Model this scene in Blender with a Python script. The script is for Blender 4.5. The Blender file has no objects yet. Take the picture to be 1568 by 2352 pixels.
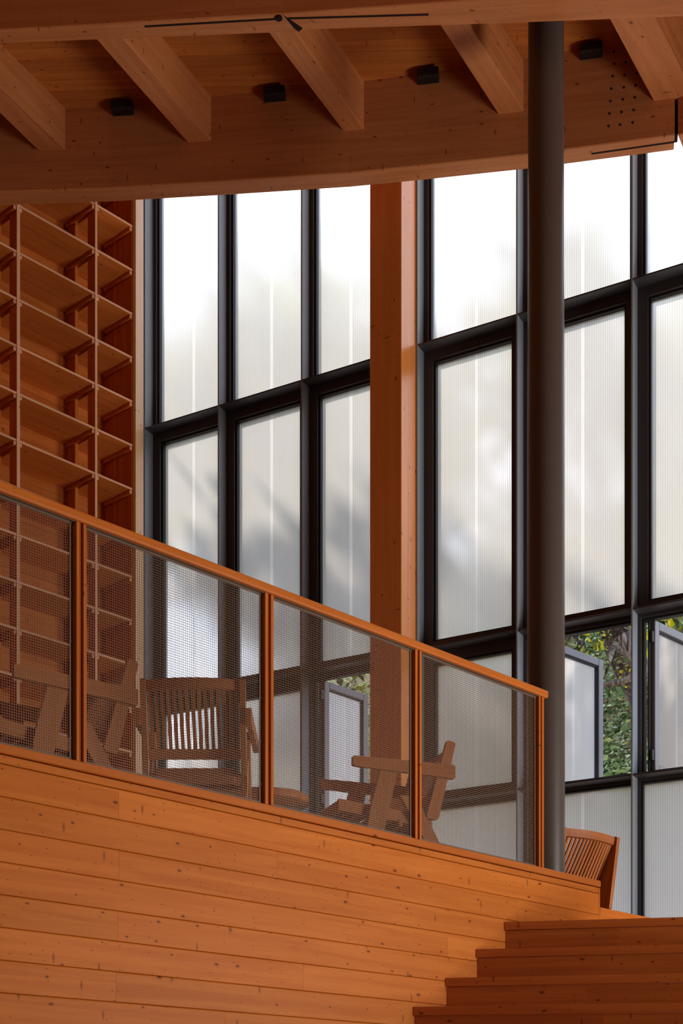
import bpy, math, random
from mathutils import Vector, Matrix

random.seed(7)
C = bpy.context.scene.collection
SC = bpy.context.scene

# ------------------------------------------------------------------ camera, world, lights, exposure
F_PX = 3200.0            # focal length in pixels of the 1568 x 2352 frame
HZ = 2600.0              # the level horizon lies below the frame (vertical shift lens)
ZE = 1.5                 # eye height over the hall floor
cam_d = bpy.data.cameras.new('camera')
cam = bpy.data.objects.new('camera', cam_d); C.objects.link(cam)
cam.location = (0, 0, ZE); cam.rotation_euler = (math.pi / 2, 0, 0)
cam_d.sensor_fit = 'AUTO'; cam_d.sensor_width = 36.0
cam_d.lens = F_PX * 36.0 / 2352.0
cam_d.shift_y = (HZ - 1176.0) / 2352.0
cam_d.clip_start = 0.05; cam_d.clip_end = 200
SC.camera = cam

SC.view_settings.view_transform = 'Standard'
SC.view_settings.look = 'None'
SC.view_settings.gamma = 1.0
SC.view_settings.use_curve_mapping = False
SC.view_settings.exposure = 0.0
SC.cycles.caustics_refractive = False
SC.cycles.caustics_reflective = False
SC.cycles.max_bounces = 7
SC.cycles.diffuse_bounces = 4
SC.cycles.glossy_bounces = 3
SC.cycles.transmission_bounces = 6
SC.cycles.sample_clamp_indirect = 4.0

world = bpy.data.worlds.new('overcast sky'); SC.world = world
world.use_nodes = True
wn = world.node_tree.nodes; wl = world.node_tree.links
bg = wn['Background']
SKY_STRENGTH = 3.45
bg.inputs['Color'].default_value = (0.80, 0.92, 1.17, 1)
bg.inputs['Strength'].default_value = SKY_STRENGTH

def look_rot(direction):
    return Vector(direction).to_track_quat('-Z', 'Y').to_euler()

sun_d = bpy.data.lights.new('sun', 'SUN'); sun_d.energy = 7.5; sun_d.angle = math.radians(1.5)
sun_d.color = (1.0, 0.90, 0.76)
sun = bpy.data.objects.new('sun', sun_d); C.objects.link(sun)
sun.rotation_euler = look_rot((0.28, -0.52, -0.81)); sun.location = (-3, 16, 14)

# daylight of the glazing that goes on round the hall to the right of the frame
def area(name, loc, aim, sx, sy, watts, col=(1, 1, 1)):
    l = bpy.data.lights.new(name, 'AREA'); l.shape = 'RECTANGLE'; l.size = sx; l.size_y = sy
    l.energy = watts; l.color = col
    o = bpy.data.objects.new(name, l); C.objects.link(o)
    o.location = loc; o.rotation_euler = look_rot(Vector(aim) - Vector(loc))
    return o
area('daylight_right', (7.2, 6.6, 2.3), (-0.5, 6.9, 2.6), 4.0, 2.8, 800, (1.0, 0.95, 0.88))
area('fill_behind', (-2.5, -4.0, 4.5), (0.5, 8.0, 6.0), 7.0, 4.0, 24, (1.0, 0.93, 0.84))  # weak fill lamp added behind the camera

# ------------------------------------------------------------------ plan geometry
def at(px, d):                       # plan point seen at column px at depth d
    return Vector(((px - 784.0) * d / F_PX, d))
def rail_d(px):  return F_PX * 2.73 / (1498.0 - 0.3855 * px)
def glass_d(px): return 19600.0 / (1516.4 + 0.3065 * px)
def case_d(px):  return 23500.0 / (2150.0 - 0.568 * px)

# ------------------------------------------------------------------ mesh builder
class MB:
    """collects shapes; build() links them as ONE mesh object. Every corner keeps its board coordinates."""
    def __init__(s):
        s.v = []; s.f = []; s.w = []; s.t = []; s.m = []
    def _add(s, pts, faces, coords, tone=None, mat=0):
        b = len(s.v); s.v += [tuple(p) for p in pts]
        tone = random.uniform(0.88, 1.1) if tone is None else tone
        for f in faces:
            s.f.append([b + i for i in f]); s.w.append([coords[i] for i in f]); s.t.append(tone); s.m.append(mat)
    def box(s, o, ax, ay, az, ch=0.0, grain=None, tone=None, mat=0):
        """box from corner o with edge vectors ax, ay, az, edges chamfered by ch"""
        o = Vector(o); A = [Vector(ax), Vector(ay), Vector(az)]
        L = [a.length for a in A]
        if A[0].cross(A[1]).dot(A[2]) < 0:
            A[0], A[1] = A[1], A[0]; L[0], L[1] = L[1], L[0]
            if grain in (0, 1): grain = 1 - grain
        g = grain if grain is not None else L.index(max(L))
        rest = sorted([i for i in range(3) if i != g], key=lambda i: -L[i])
        off = (random.uniform(0, 50), random.uniform(0, 50), random.uniform(0, 50))
        def co(p): return (p[g] + off[0], p[rest[0]] + off[1], p[rest[1]] + off[2])
        U = [a.normalized() for a in A]
        ch = min(ch, min(L) * 0.45)
        P = []; Q = []
        if ch <= 0:
            for i in (0, 1):
                for j in (0, 1):
                    for k in (0, 1):
                        q = (i * L[0], j * L[1], k * L[2]); Q.append(co(q))
                        P.append(o + U[0] * q[0] + U[1] * q[1] + U[2] * q[2])
            F = [(0, 1, 3, 2), (4, 6, 7, 5), (0, 4, 5, 1), (2, 3, 7, 6), (0, 2, 6, 4), (1, 5, 7, 3)]
        else:
            idx = {}
            for i in (0, 1):
                for j in (0, 1):
                    for k in (0, 1):
                        for a in range(3):
                            q = [0, 0, 0]
                            for n, b in enumerate((i, j, k)):
                                full = L[n] if b else 0.0
                                q[n] = full if n == a else (full - ch if b else full + ch)
                            idx[(i, j, k, a)] = len(P)
                            P.append(o + U[0] * q[0] + U[1] * q[1] + U[2] * q[2]); Q.append(co(q))
            F = []
            r = lambda *ks: tuple(idx[k] for k in ks)
            F.append(r((0,0,0,0),(0,0,1,0),(0,1,1,0),(0,1,0,0))); F.append(r((1,0,0,0),(1,1,0,0),(1,1,1,0),(1,0,1,0)))
            F.append(r((0,0,0,1),(1,0,0,1),(1,0,1,1),(0,0,1,1))); F.append(r((0,1,0,1),(0,1,1,1),(1,1,1,1),(1,1,0,1)))
            F.append(r((0,0,0,2),(0,1,0,2),(1,1,0,2),(1,0,0,2))); F.append(r((0,0,1,2),(1,0,1,2),(1,1,1,2),(0,1,1,2)))
            for i in (0, 1):
                for j in (0, 1):
                    f = r((i,j,0,0),(i,j,1,0),(i,j,1,1),(i,j,0,1)); F.append(f if i == j else f[::-1])
                    if i == j: F[-1] = f[::-1] if False else F[-1]
                    g1 = r((i,0,j,0),(i,0,j,2),(i,1,j,2),(i,1,j,0)); F.append(g1)
                    h1 = r((0,i,j,1),(1,i,j,1),(1,i,j,2),(0,i,j,2)); F.append(h1)
            for i in (0, 1):
                for j in (0, 1):
                    for k in (0, 1):
                        F.append(r((i,j,k,0),(i,j,k,1),(i,j,k,2)))
        s._add(P, F, Q, tone, mat)
    def cbox(s, c, ax, ay, az, **k):
        c = Vector(c); s.box(c - (Vector(ax) + Vector(ay) + Vector(az)) / 2, ax, ay, az, **k)
    def prism(s, poly, ext, grain=None, tone=None, mat=0, ch=0.0):
        """closed polygon (3D points) swept by ext"""
        P0 = [Vector(p) for p in poly]; e = Vector(ext); n = len(P0)
        nrm = Vector((0, 0, 0))
        for i in range(n): nrm += (P0[i] - P0[0]).cross(P0[(i + 1) % n] - P0[0])
        if nrm.dot(e) > 0: P0 = P0[::-1]
        gdir = Vector(grain).normalized() if grain is not None else (P0[1] - P0[0]).normalized()
        edir = e.normalized()
        if abs(gdir.dot(edir)) > 0.9:
            eds = [P0[(i + 1) % n] - P0[i] for i in range(n)]
            wdir = max(eds, key=lambda q: q.length).normalized(); tdir = gdir.cross(wdir)
        else:
            tdir = edir; wdir = gdir.cross(tdir).normalized()
        off = [random.uniform(0, 50) for _ in range(3)]
        P = P0 + [p + e for p in P0]
        Q = [(p.dot(gdir) + off[0], p.dot(wdir) + off[1], p.dot(tdir) + off[2]) for p in P]
        F = [tuple(range(n)), tuple(range(2 * n - 1, n - 1, -1))]
        for i in range(n):
            j = (i + 1) % n; F.append((i, i + n, j + n, j))
        s._add(P, F, Q, tone, mat)
    def sweep(s, rings, closed_ring=True, caps=True, tone=None, mat=0, coords=None):
        """loft through rings of points"""
        n = len(rings[0]); P = []; Q = []; off = random.uniform(0, 50)
        l = 0.0
        for k, rg in enumerate(rings):
            if k: l += (Vector(rings[k][0]) - Vector(rings[k - 1][0])).length
            for i, p in enumerate(rg):
                P.append(Vector(p)); a = 0.0
                Q.append((l + off, 0.03 * i + off, off))
        F = []
        for k in range(len(rings) - 1):
            for i in range(n if closed_ring else n - 1):
                j = (i + 1) % n
                F.append((k * n + i, k * n + j, (k + 1) * n + j, (k + 1) * n + i))
        if caps:
            F.append(tuple(range(n - 1, -1, -1))); F.append(tuple((len(rings) - 1) * n + i for i in range(n)))
        s._add(P, F, Q, tone, mat)
    def tube(s, pts, rad, n=12, tone=None, mat=0):
        pts = [Vector(p) for p in pts]; rad = rad if isinstance(rad, (list, tuple)) else [rad] * len(pts)
        rings = []
        for k, p in enumerate(pts):
            t = (pts[min(k + 1, len(pts) - 1)] - pts[max(k - 1, 0)]).normalized()
            a = t.orthogonal() if abs(t.z) > 0.95 else t.cross(Vector((0, 0, 1)))
            a = Vector((1, 0, 0)) - t * t.x if abs(t.z) > 0.95 else a
            a.normalize(); b = t.cross(a)
            rings.append([p + (a * math.cos(2 * math.pi * i / n) + b * math.sin(2 * math.pi * i / n)) * rad[k] for i in range(n)])
        s.sweep(rings, tone=tone, mat=mat)
    def lathe(s, prof, n=32, c=(0, 0, 0), tone=None, mat=0):
        c = Vector(c)
        rings = [[c + Vector((r * math.cos(2 * math.pi * i / n), r * math.sin(2 * math.pi * i / n), z)) for i in range(n)] for r, z in prof]
        s.sweep(rings, tone=tone, mat=mat)
    def build(s, name, mats, parent=None, smooth=False, recalc=True):
        me = bpy.data.meshes.new(name)
        me.from_pydata(s.v, [], s.f)
        for m in (mats if isinstance(mats, (list, tuple)) else [mats]): me.materials.append(m)
        me.polygons.foreach_set('material_index', s.m)
        a = me.attributes.new('wood', 'FLOAT_VECTOR', 'CORNER')
        flat = [x for f in s.w for c in f for x in c]; a.data.foreach_set('vector', flat)
        t = me.attributes.new('tone', 'FLOAT', 'FACE'); t.data.foreach_set('value', s.t)
        if recalc:
            import bmesh
            bm = bmesh.new(); bm.from_mesh(me); bmesh.ops.recalc_face_normals(bm, faces=bm.faces); bm.to_mesh(me); bm.free()
        if smooth:
            me.polygons.foreach_set('use_smooth', [True] * len(me.polygons))
            me.set_sharp_from_angle(angle=math.radians(40))
        me.update()
        o = bpy.data.objects.new(name, me); C.objects.link(o)
        if parent: o.parent = parent
        return o

def tag(o, label=None, cat=None, group=None, kind=None):
    if label: o['label'] = label
    if cat: o['category'] = cat
    if group: o['group'] = group
    if kind: o['kind'] = kind
    return o
def empty(name, loc=(0, 0, 0), rz=0.0):
    o = bpy.data.objects.new(name, None); C.objects.link(o); o.empty_display_size = 0.1
    o.location = loc; o.rotation_euler = (0, 0, rz); return o
def copy_tree(o, parent=None):
    c = o.copy(); C.objects.link(c)
    if parent: c.parent = parent
    for ch in list(o.children): copy_tree(ch, c)
    return c
X, Y, Z = Vector((1, 0, 0)), Vector((0, 1, 0)), Vector((0, 0, 1))

# ------------------------------------------------------------------ materials
def nodes_of(name):
    m = bpy.data.materials.new(name); m.use_nodes = True
    nt = m.node_tree; nt.nodes.clear()
    out = nt.nodes.new('ShaderNodeOutputMaterial')
    return m, nt, out
def N(nt, kind, **kw):
    n = nt.nodes.new(kind)
    for k, v in kw.items(): setattr(n, k, v)
    return n
def math_n(nt, op, a, b=None, clamp=False):
    n = N(nt, 'ShaderNodeMath', operation=op, use_clamp=clamp)
    for i, v in enumerate((a, b)):
        if v is None: continue
        if isinstance(v, (int, float)): n.inputs[i].default_value = v
        else: nt.links.new(v, n.inputs[i])
    return n.outputs[0]
def mix_c(nt, fac, a, b, blend='MIX'):
    n = N(nt, 'ShaderNodeMix', data_type='RGBA', blend_type=blend)
    for sock, v in ((n.inputs[0], fac), (n.inputs[6], a), (n.inputs[7], b)):
        if isinstance(v, (int, float)): sock.default_value = v
        elif isinstance(v, tuple): sock.default_value = (*v, 1) if len(v) == 3 else v
        else: nt.links.new(v, sock)
    return n.outputs[2]
def ramp(nt, v, lo, hi):
    n = N(nt, 'ShaderNodeMapRange', interpolation_type='SMOOTHSTEP')
    nt.links.new(v, n.inputs[0]); n.inputs[1].default_value = lo; n.inputs[2].default_value = hi
    return n.outputs[0]

def wood(name, light, dark, knot=(0.13, 0.036, 0.014), knots=1.0, rough=0.42, grain=1.0, spec=0.14):
    m, nt, out = nodes_of(name); L = nt.links.new
    at_ = N(nt, 'ShaderNodeAttribute', attribute_name='wood')
    tn = N(nt, 'ShaderNodeAttribute', attribute_name='tone')
    def scaled(v):
        mp = N(nt, 'ShaderNodeMapping'); L(at_.outputs['Vector'], mp.inputs[0]); mp.inputs[3].default_value = v; return mp.outputs[0]
    n1 = N(nt, 'ShaderNodeTexNoise'); L(scaled((1.1, 22, 22)), n1.inputs['Vector']); n1.inputs['Scale'].default_value = 1; n1.inputs['Detail'].default_value = 5
    n1.inputs['Distortion'].default_value = 0.6
    n2 = N(nt, 'ShaderNodeTexNoise'); L(scaled((7, 260, 260)), n2.inputs['Vector']); n2.inputs['Scale'].default_value = 1; n2.inputs['Detail'].default_value = 2
    n3 = N(nt, 'ShaderNodeTexNoise'); L(scaled((0.9, 3, 3)), n3.inputs['Vector']); n3.inputs['Scale'].default_value = 1; n3.inputs['Detail'].default_value = 2
    g = math_n(nt, 'ADD', math_n(nt, 'MULTIPLY', n1.outputs['Fac'], 0.75 * grain), math_n(nt, 'MULTIPLY', n2.outputs['Fac'], 0.25 * grain))
    col = mix_c(nt, ramp(nt, g, 0.3 * grain, 0.72 * grain), light, dark)
    col = mix_c(nt, math_n(nt, 'MULTIPLY', ramp(nt, n3.outputs['Fac'], 0.45, 0.75), 0.35), col, dark)
    if knots > 0:
        sw = N(nt, 'ShaderNodeSeparateXYZ'); L(at_.outputs['Vector'], sw.inputs[0])
        cw = N(nt, 'ShaderNodeCombineXYZ'); L(sw.outputs[0], cw.inputs[0]); L(math_n(nt, 'ADD', sw.outputs[1], sw.outputs[2]), cw.inputs[1])
        def scaled(v):
            mp = N(nt, 'ShaderNodeMapping'); L(cw.outputs[0], mp.inputs[0]); mp.inputs[3].default_value = v; return mp.outputs[0]
        v1 = N(nt, 'ShaderNodeTexVoronoi', voronoi_dimensions='2D'); L(scaled((5.0, 10.0, 1.0)), v1.inputs['Vector']); v1.inputs['Scale'].default_value = 1
        sp = N(nt, 'ShaderNodeSeparateColor'); L(v1.outputs['Color'], sp.inputs[0])
        size = math_n(nt, 'MULTIPLY', math_n(nt, 'POWER', sp.outputs[1], 2.0), 0.085)
        k1 = math_n(nt, 'SUBTRACT', 1.0, math_n(nt, 'DIVIDE', v1.outputs['Distance'], math_n(nt, 'ADD', size, 0.018)), True)
        k1 = math_n(nt, 'MULTIPLY', ramp(nt, k1, 0.0, 0.55), math_n(nt, 'GREATER_THAN', sp.outputs[0], 1.0 - 0.72 * knots))
        v2 = N(nt, 'ShaderNodeTexVoronoi', voronoi_dimensions='2D'); L(scaled((8.5, 2.6, 1.0)), v2.inputs['Vector']); v2.inputs['Scale'].default_value = 1
        sp2 = N(nt, 'ShaderNodeSeparateColor'); L(v2.outputs['Color'], sp2.inputs[0])
        k2 = math_n(nt, 'SUBTRACT', 1.0, math_n(nt, 'DIVIDE', v2.outputs['Distance'], 0.085), True)
        k2 = math_n(nt, 'MULTIPLY', ramp(nt, k2, 0.0, 0.8), math_n(nt, 'GREATER_THAN', sp2.outputs[0], 1.0 - 0.36 * knots))
        k2 = math_n(nt, 'MULTIPLY', k2, 0.75)
        v3 = N(nt, 'ShaderNodeTexVoronoi', voronoi_dimensions='2D'); L(scaled((12, 19, 1.0)), v3.inputs['Vector']); v3.inputs['Scale'].default_value = 1
        sp3 = N(nt, 'ShaderNodeSeparateColor'); L(v3.outputs['Color'], sp3.inputs[0])
        k3 = math_n(nt, 'SUBTRACT', 1.0, math_n(nt, 'DIVIDE', v3.outputs['Distance'], 0.085), True)
        k3 = math_n(nt, 'MULTIPLY', ramp(nt, k3, 0.0, 0.7), math_n(nt, 'GREATER_THAN', sp3.outputs[0], 1.0 - 0.26 * knots))
        k2 = math_n(nt, 'MAXIMUM', k2, math_n(nt, 'MULTIPLY', k3, 0.8))
        # a warm ring round each knot
        ring = ramp(nt, math_n(nt, 'SUBTRACT', 1.0, math_n(nt, 'DIVIDE', v1.outputs['Distance'], math_n(nt, 'ADD', math_n(nt, 'MULTIPLY', size, 2.2), 0.03)), True), 0.0, 0.8)
        ring = math_n(nt, 'MULTIPLY', math_n(nt, 'MULTIPLY', ring, math_n(nt, 'GREATER_THAN', sp.outputs[0], 1.0 - 0.72 * knots)), 0.45)
        col = mix_c(nt, ring, col, dark)
        col = mix_c(nt, math_n(nt, 'MULTIPLY', math_n(nt, 'MAXIMUM', k1, k2), 0.85), col, knot)
    tc = N(nt, 'ShaderNodeVectorMath', operation='SCALE'); L(col, tc.inputs[0]); L(tn.outputs['Fac'], tc.inputs['Scale'])
    p = N(nt, 'ShaderNodeBsdfPrincipled'); L(tc.outputs[0], p.inputs['Base Color'])
    p.inputs['Roughness'].default_value = rough
    p.inputs['Specular IOR Level'].default_value = spec
    b = N(nt, 'ShaderNodeBump'); b.inputs['Strength'].default_value = 0.12; b.inputs['Distance'].default_value = 0.002
    L(g, b.inputs['Height']); L(b.outputs[0], p.inputs['Normal'])
    L(p.outputs[0], out.inputs[0]); return m

def paint(name, col, rough=0.45, metal=0.0, spec=0.4, noise=0.0, nscale=40):
    m, nt, out = nodes_of(name)
    p = N(nt, 'ShaderNodeBsdfPrincipled')
    p.inputs['Base Color'].default_value = (*col, 1); p.inputs['Roughness'].default_value = rough
    p.inputs['Metallic'].default_value = metal; p.inputs['Specular IOR Level'].default_value = spec
    tc = N(nt, 'ShaderNodeTexCoord'); n = N(nt, 'ShaderNodeTexNoise'); nt.links.new(tc.outputs['Object'], n.inputs['Vector'])
    n.inputs['Scale'].default_value = nscale; n.inputs['Detail'].default_value = 3
    c = mix_c(nt, n.outputs['Fac'], tuple(x * (1 - noise) for x in col), tuple(x * (1 + noise) for x in col))
    nt.links.new(c, p.inputs['Base Color'])
    nt.links.new(p.outputs[0], out.inputs[0]); return m

M = {}
M['plank'] = wood('varnished pine boards', (0.60, 0.190, 0.032), (0.48, 0.130, 0.018), rough=0.45, spec=0.07)
M['stair'] = wood('varnished pine steps', (0.56, 0.165, 0.032), (0.44, 0.11, 0.020), knots=0.7)
M['glulam'] = wood('laminated spruce beam', (0.55, 0.205, 0.072), (0.43, 0.145, 0.048), knots=0.75, rough=0.5, grain=0.8)
M['ceil'] = wood('ceiling boards', (0.50, 0.165, 0.036), (0.38, 0.105, 0.021), knots=0.9, rough=0.55)
M['column'] = wood('timber column', (0.86, 0.32, 0.08), (0.74, 0.245, 0.052), knots=0.6, rough=0.30, grain=0.6, spec=0.8)
M['post'] = wood('pale edge timber', (0.88, 0.58, 0.34), (0.80, 0.48, 0.25), knots=0.6, rough=0.32, grain=0.7, spec=0.7)
M['shelf'] = wood('shelf boards', (0.74, 0.24, 0.050), (0.60, 0.165, 0.030), knots=0.45, rough=0.5)
M['edge'] = wood('shelf edges', (0.88, 0.55, 0.36), (0.80, 0.45, 0.27), knots=0.1, rough=0.5)  # paler front edges and end grain, window light put into the colour
M['rail'] = wood('railing timber', (0.58, 0.175, 0.032), (0.47, 0.125, 0.020), knots=0.5, rough=0.42, spec=0.08)
M['chair'] = wood('chair timber', (0.50, 0.19, 0.065), (0.38, 0.125, 0.04), knots=0.1, rough=0.45)
M['fin'] = paint('pane-lit window steel', (0.24, 0.28, 0.33), 0.34, 0.0, 0.5, 0.10)  # frame paint lightened and blued, reflected pane light put into the colour
M['steel'] = paint('dark window frame', (0.045, 0.042, 0.045), 0.42, 0.0, 0.5, 0.12)
M['bead'] = paint('black gasket', (0.018, 0.018, 0.02), 0.5)
M['sash'] = paint('grey sash metal', (0.20, 0.20, 0.215), 0.45, 0.0, 0.5, 0.1)
M['pole'] = paint('brown grey column paint', (0.088, 0.070, 0.062), 0.38, 0.0, 0.5, 0.1, 12)
M['wire'] = paint('wire mesh', (0.28, 0.19, 0.135), 0.4, 0.3, 0.5, 0.05)
M['trimmetal'] = paint('mesh trim', (0.13, 0.075, 0.045), 0.55, 0.0, 0.5, 0.1)
M['black'] = paint('black lamp housing', (0.008, 0.008, 0.010), 0.4)
M['lens'] = paint('lamp lens', (0.035, 0.035, 0.042), 0.3)
M['dark'] = paint('dark slot and joint shade', (0.020, 0.010, 0.007), 0.8, 0.0, 0.1)  # shade of slots and beam joints as a dark colour
M['hole'] = paint('bolt hole', (0.02, 0.018, 0.022), 0.6)
def bark(name):
    m, nt, out = nodes_of(name); L = nt.links.new
    a_ = N(nt, 'ShaderNodeTexCoord'); mp = N(nt, 'ShaderNodeMapping'); L(a_.outputs['Object'], mp.inputs[0]); mp.inputs[3].default_value = (26, 26, 5)
    n_ = N(nt, 'ShaderNodeTexNoise'); L(mp.outputs[0], n_.inputs['Vector']); n_.inputs['Scale'].default_value = 1; n_.inputs['Detail'].default_value = 6; n_.inputs['Distortion'].default_value = 1.2
    c_ = mix_c(nt, ramp(nt, n_.outputs['Fac'], 0.36, 0.64), (0.035, 0.028, 0.024), (0.24, 0.205, 0.175))
    p_ = N(nt, 'ShaderNodeBsdfPrincipled'); L(c_, p_.inputs['Base Color']); p_.inputs['Roughness'].default_value = 0.9
    b_ = N(nt, 'ShaderNodeBump'); b_.inputs['Distance'].default_value = 0.03; L(n_.outputs['Fac'], b_.inputs['Height']); L(b_.outputs[0], p_.inputs['Normal'])
    L(p_.outputs[0], out.inputs[0]); return m
M['bark'] = bark('tree bark')
M['soil'] = paint('hillside soil', (0.17, 0.135, 0.08), 0.95, 0, 0.1, 0.45, 2)
M['plaster'] = paint('hall wall', (0.36, 0.20, 0.11), 0.8, 0, 0.2, 0.1, 3)
M['hallfloor'] = wood('hall floor boards', (0.55, 0.27, 0.11), (0.45, 0.20, 0.075), knots=0.3)

def polycarb(name, bright=0.97, ribs=0.5, clear=0.36):
    """ribbed translucent sheet: diffuse transmission plus a blurred view through, ribs along z every 14 mm"""
    m, nt, out = nodes_of(name); L = nt.links.new
    tc = N(nt, 'ShaderNodeTexCoord'); sx = N(nt, 'ShaderNodeSeparateXYZ'); L(tc.outputs['Object'], sx.inputs[0])
    ph = math_n(nt, 'MULTIPLY', sx.outputs[0], 2 * math.pi / 0.0172)
    wv = math_n(nt, 'MULTIPLY_ADD', math_n(nt, 'SINE', ph), 0.5); wv.node.inputs[2].default_value = 0.5
    wv = math_n(nt, 'POWER', wv, 2.0)
    n = N(nt, 'ShaderNodeTexNoise'); L(tc.outputs['Object'], n.inputs['Vector']); n.inputs['Scale'].default_value = 6.0; n.inputs['Detail'].default_value = 6
    base = mix_c(nt, math_n(nt, 'MULTIPLY', wv, ribs), (bright, bright * 0.965, bright * 0.94), (bright * 0.62, bright * 0.59, bright * 0.57))
    base = mix_c(nt, math_n(nt, 'MULTIPLY', ramp(nt, n.outputs['Fac'], 0.5, 0.8), 0.10), base, (0.62, 0.60, 0.56))
    tr = N(nt, 'ShaderNodeBsdfTranslucent'); L(base, tr.inputs['Color'])
    rf = N(nt, 'ShaderNodeBsdfRefraction'); L(base, rf.inputs['Color']); rf.inputs['IOR'].default_value = 1.18; rf.inputs['Roughness'].default_value = 0.36
    gl = N(nt, 'ShaderNodeBsdfDiffuse'); L(base, gl.inputs['Color'])
    mx = N(nt, 'ShaderNodeMixShader'); mx.inputs[0].default_value = clear
    L(tr.outputs[0], mx.inputs[1]); L(rf.outputs[0], mx.inputs[2])
    m2 = N(nt, 'ShaderNodeMixShader'); m2.inputs[0].default_value = 0.12
    L(mx.outputs[0], m2.inputs[1]); L(gl.outputs[0], m2.inputs[2])
    L(m2.outputs[0], out.inputs[0]); return m
def film(name):
    m, nt, out = nodes_of(name); L = nt.links.new
    t = N(nt, 'ShaderNodeBsdfTransparent'); t.inputs[0].default_value = (0.97, 0.97, 0.97, 1)
    g = N(nt, 'ShaderNodeBsdfGlossy'); g.inputs['Roughness'].default_value = 0.25
    mx = N(nt, 'ShaderNodeMixShader'); mx.inputs[0].default_value = 0.035
    L(t.outputs[0], mx.inputs[1]); L(g.outputs[0], mx.inputs[2]); L(mx.outputs[0], out.inputs[0]); return m
M['poly'] = polycarb('ribbed polycarbonate')
M['film'] = film('clear inner film')
M['strip'] = polycarb('joint strip', 0.95, 0.0, 0.2)

def leafmat(name, cols):
    m, nt, out = nodes_of(name); L = nt.links.new
    tn = N(nt, 'ShaderNodeAttribute', attribute_name='tone')
    cr = N(nt, 'ShaderNodeValToRGB'); L(tn.outputs['Fac'], cr.inputs[0])
    e = cr.color_ramp.elements
    e[0].position = 0; e[0].color = (*cols[0], 1); e[1].position = 1; e[1].color = (*cols[-1], 1)
    for i, c in enumerate(cols[1:-1]):
        x = cr.color_ramp.elements.new((i + 1) / (len(cols) - 1)); x.color = (*c, 1)
    d = N(nt, 'ShaderNodeBsdfDiffuse'); L(cr.outputs[0], d.inputs[0])
    t = N(nt, 'ShaderNodeBsdfTranslucent'); L(cr.outputs[0], t.inputs[0])
    mx = N(nt, 'ShaderNodeMixShader'); mx.inputs[0].default_value = 0.35
    L(d.outputs[0], mx.inputs[1]); L(t.outputs[0], mx.inputs[2]); L(mx.outputs[0], out.inputs[0]); return m
M['leaf'] = leafmat('green leaves', [(0.022, 0.045, 0.018), (0.075, 0.125, 0.045), (0.17, 0.23, 0.10), (0.32, 0.38, 0.26), (0.30, 0.33, 0.06)])
M['yellow'] = leafmat('autumn leaves', [(0.16, 0.26, 0.04), (0.45, 0.45, 0.03), (0.75, 0.65, 0.03)])

# ------------------------------------------------------------------ setting: hall shell
HS = 6.95                                        # beam soffit over the eye
HF = 1.58                                        # balcony floor over the eye
HL = 1.20                                        # landing
def ceil_h(x): return 7.599 + 0.0267 * x

ru = Vector((0.6963, 0.7178, 0)); rn = Vector((-0.7178, 0.6963, 0))      # along the railing / into the balcony
R0 = Vector((*at(0, rail_d(0)), 0))
def rail_s(px): return (Vector((*at(px, rail_d(px)), 0)) - R0).dot(ru)
W0 = Vector((*at(330, glass_d(330)), 0)); W1 = Vector((*at(1448.5, glass_d(1448.5)), 0))
wu = (W1 - W0).normalized(); wo = Vector((-wu.y, wu.x, 0))               # along the glazing / outwards
def glass_s(px): return (Vector((*at(px, glass_d(px)), 0)) - W0).dot(wu)

b = MB(); b.box((-7, -6, -0.2), X * 17, Y * 17, Z * 0.2, grain=0); tag(b.build('floor', M['hallfloor']), kind='structure')
# ceiling deck: boards across, sloping slightly up to the right
b = MB()
yy = -6.0
CEIL_R = [(-2.6, 10.6), (-2.5, 10.50), (-1.4, 10.42), (0.05, 10.2), (1.4, 9.99), (2.38, 9.78), (9.9, 5.5)]
Wl = W0 - wu * 6 + wo * 0.1; Wr = W0 + wu * 12 + wo * 0.1
while yy < 17:
    x0 = -7.0
    x1 = 10.0
    for (xa, ya), (xb, yb) in zip(CEIL_R[:-1], CEIL_R[1:]):
        if yb <= yy + 0.1 <= ya: x1 = xa + (xb - xa) * (ya - yy - 0.1) / (ya - yb)
    b.prism([(x0, yy, ZE + ceil_h(x0)), (x0, yy + 0.098, ZE + ceil_h(x0)), (x1, yy + 0.098, ZE + ceil_h(x1)), (x1, yy, ZE + ceil_h(x1))], (0, 0, 0.03), grain=(1, 0, 0))
    b.prism([(x0, yy, ZE + ceil_h(x0) + 0.006), (x0, yy + 0.1, ZE + ceil_h(x0) + 0.006), (x1, yy + 0.1, ZE + ceil_h(x1) + 0.006), (x1, yy, ZE + ceil_h(x1) + 0.006)], (0, 0, 0.03), grain=(1, 0, 0))
    yy += 0.1
    if yy > 10.42: break
tag(b.build('ceiling', M['ceil']), kind='structure')
b = MB(); b.box((-7, -6.2, 0), X * 17, Y * 0.2, Z * 9.6); tag(b.build('wall_back', M['plaster']), kind='structure')
b = MB(); b.box((-7.2, -6.2, 0), X * 0.2, Y * 19.4, Z * 9.6); tag(b.build('wall_left', M['plaster']), kind='structure')
b = MB(); b.box((10, -6.2, 0), X * 0.2, Y * 14, Z * 9.8); tag(b.build('wall_right', M['plaster']), kind='structure')
p = W0 + wu * 5.35
b = MB(); b.box(p, wu * 8.0, wo * 0.2, Z * 9.8); tag(b.build('wall_front', M['plaster']), kind='structure')

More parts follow.
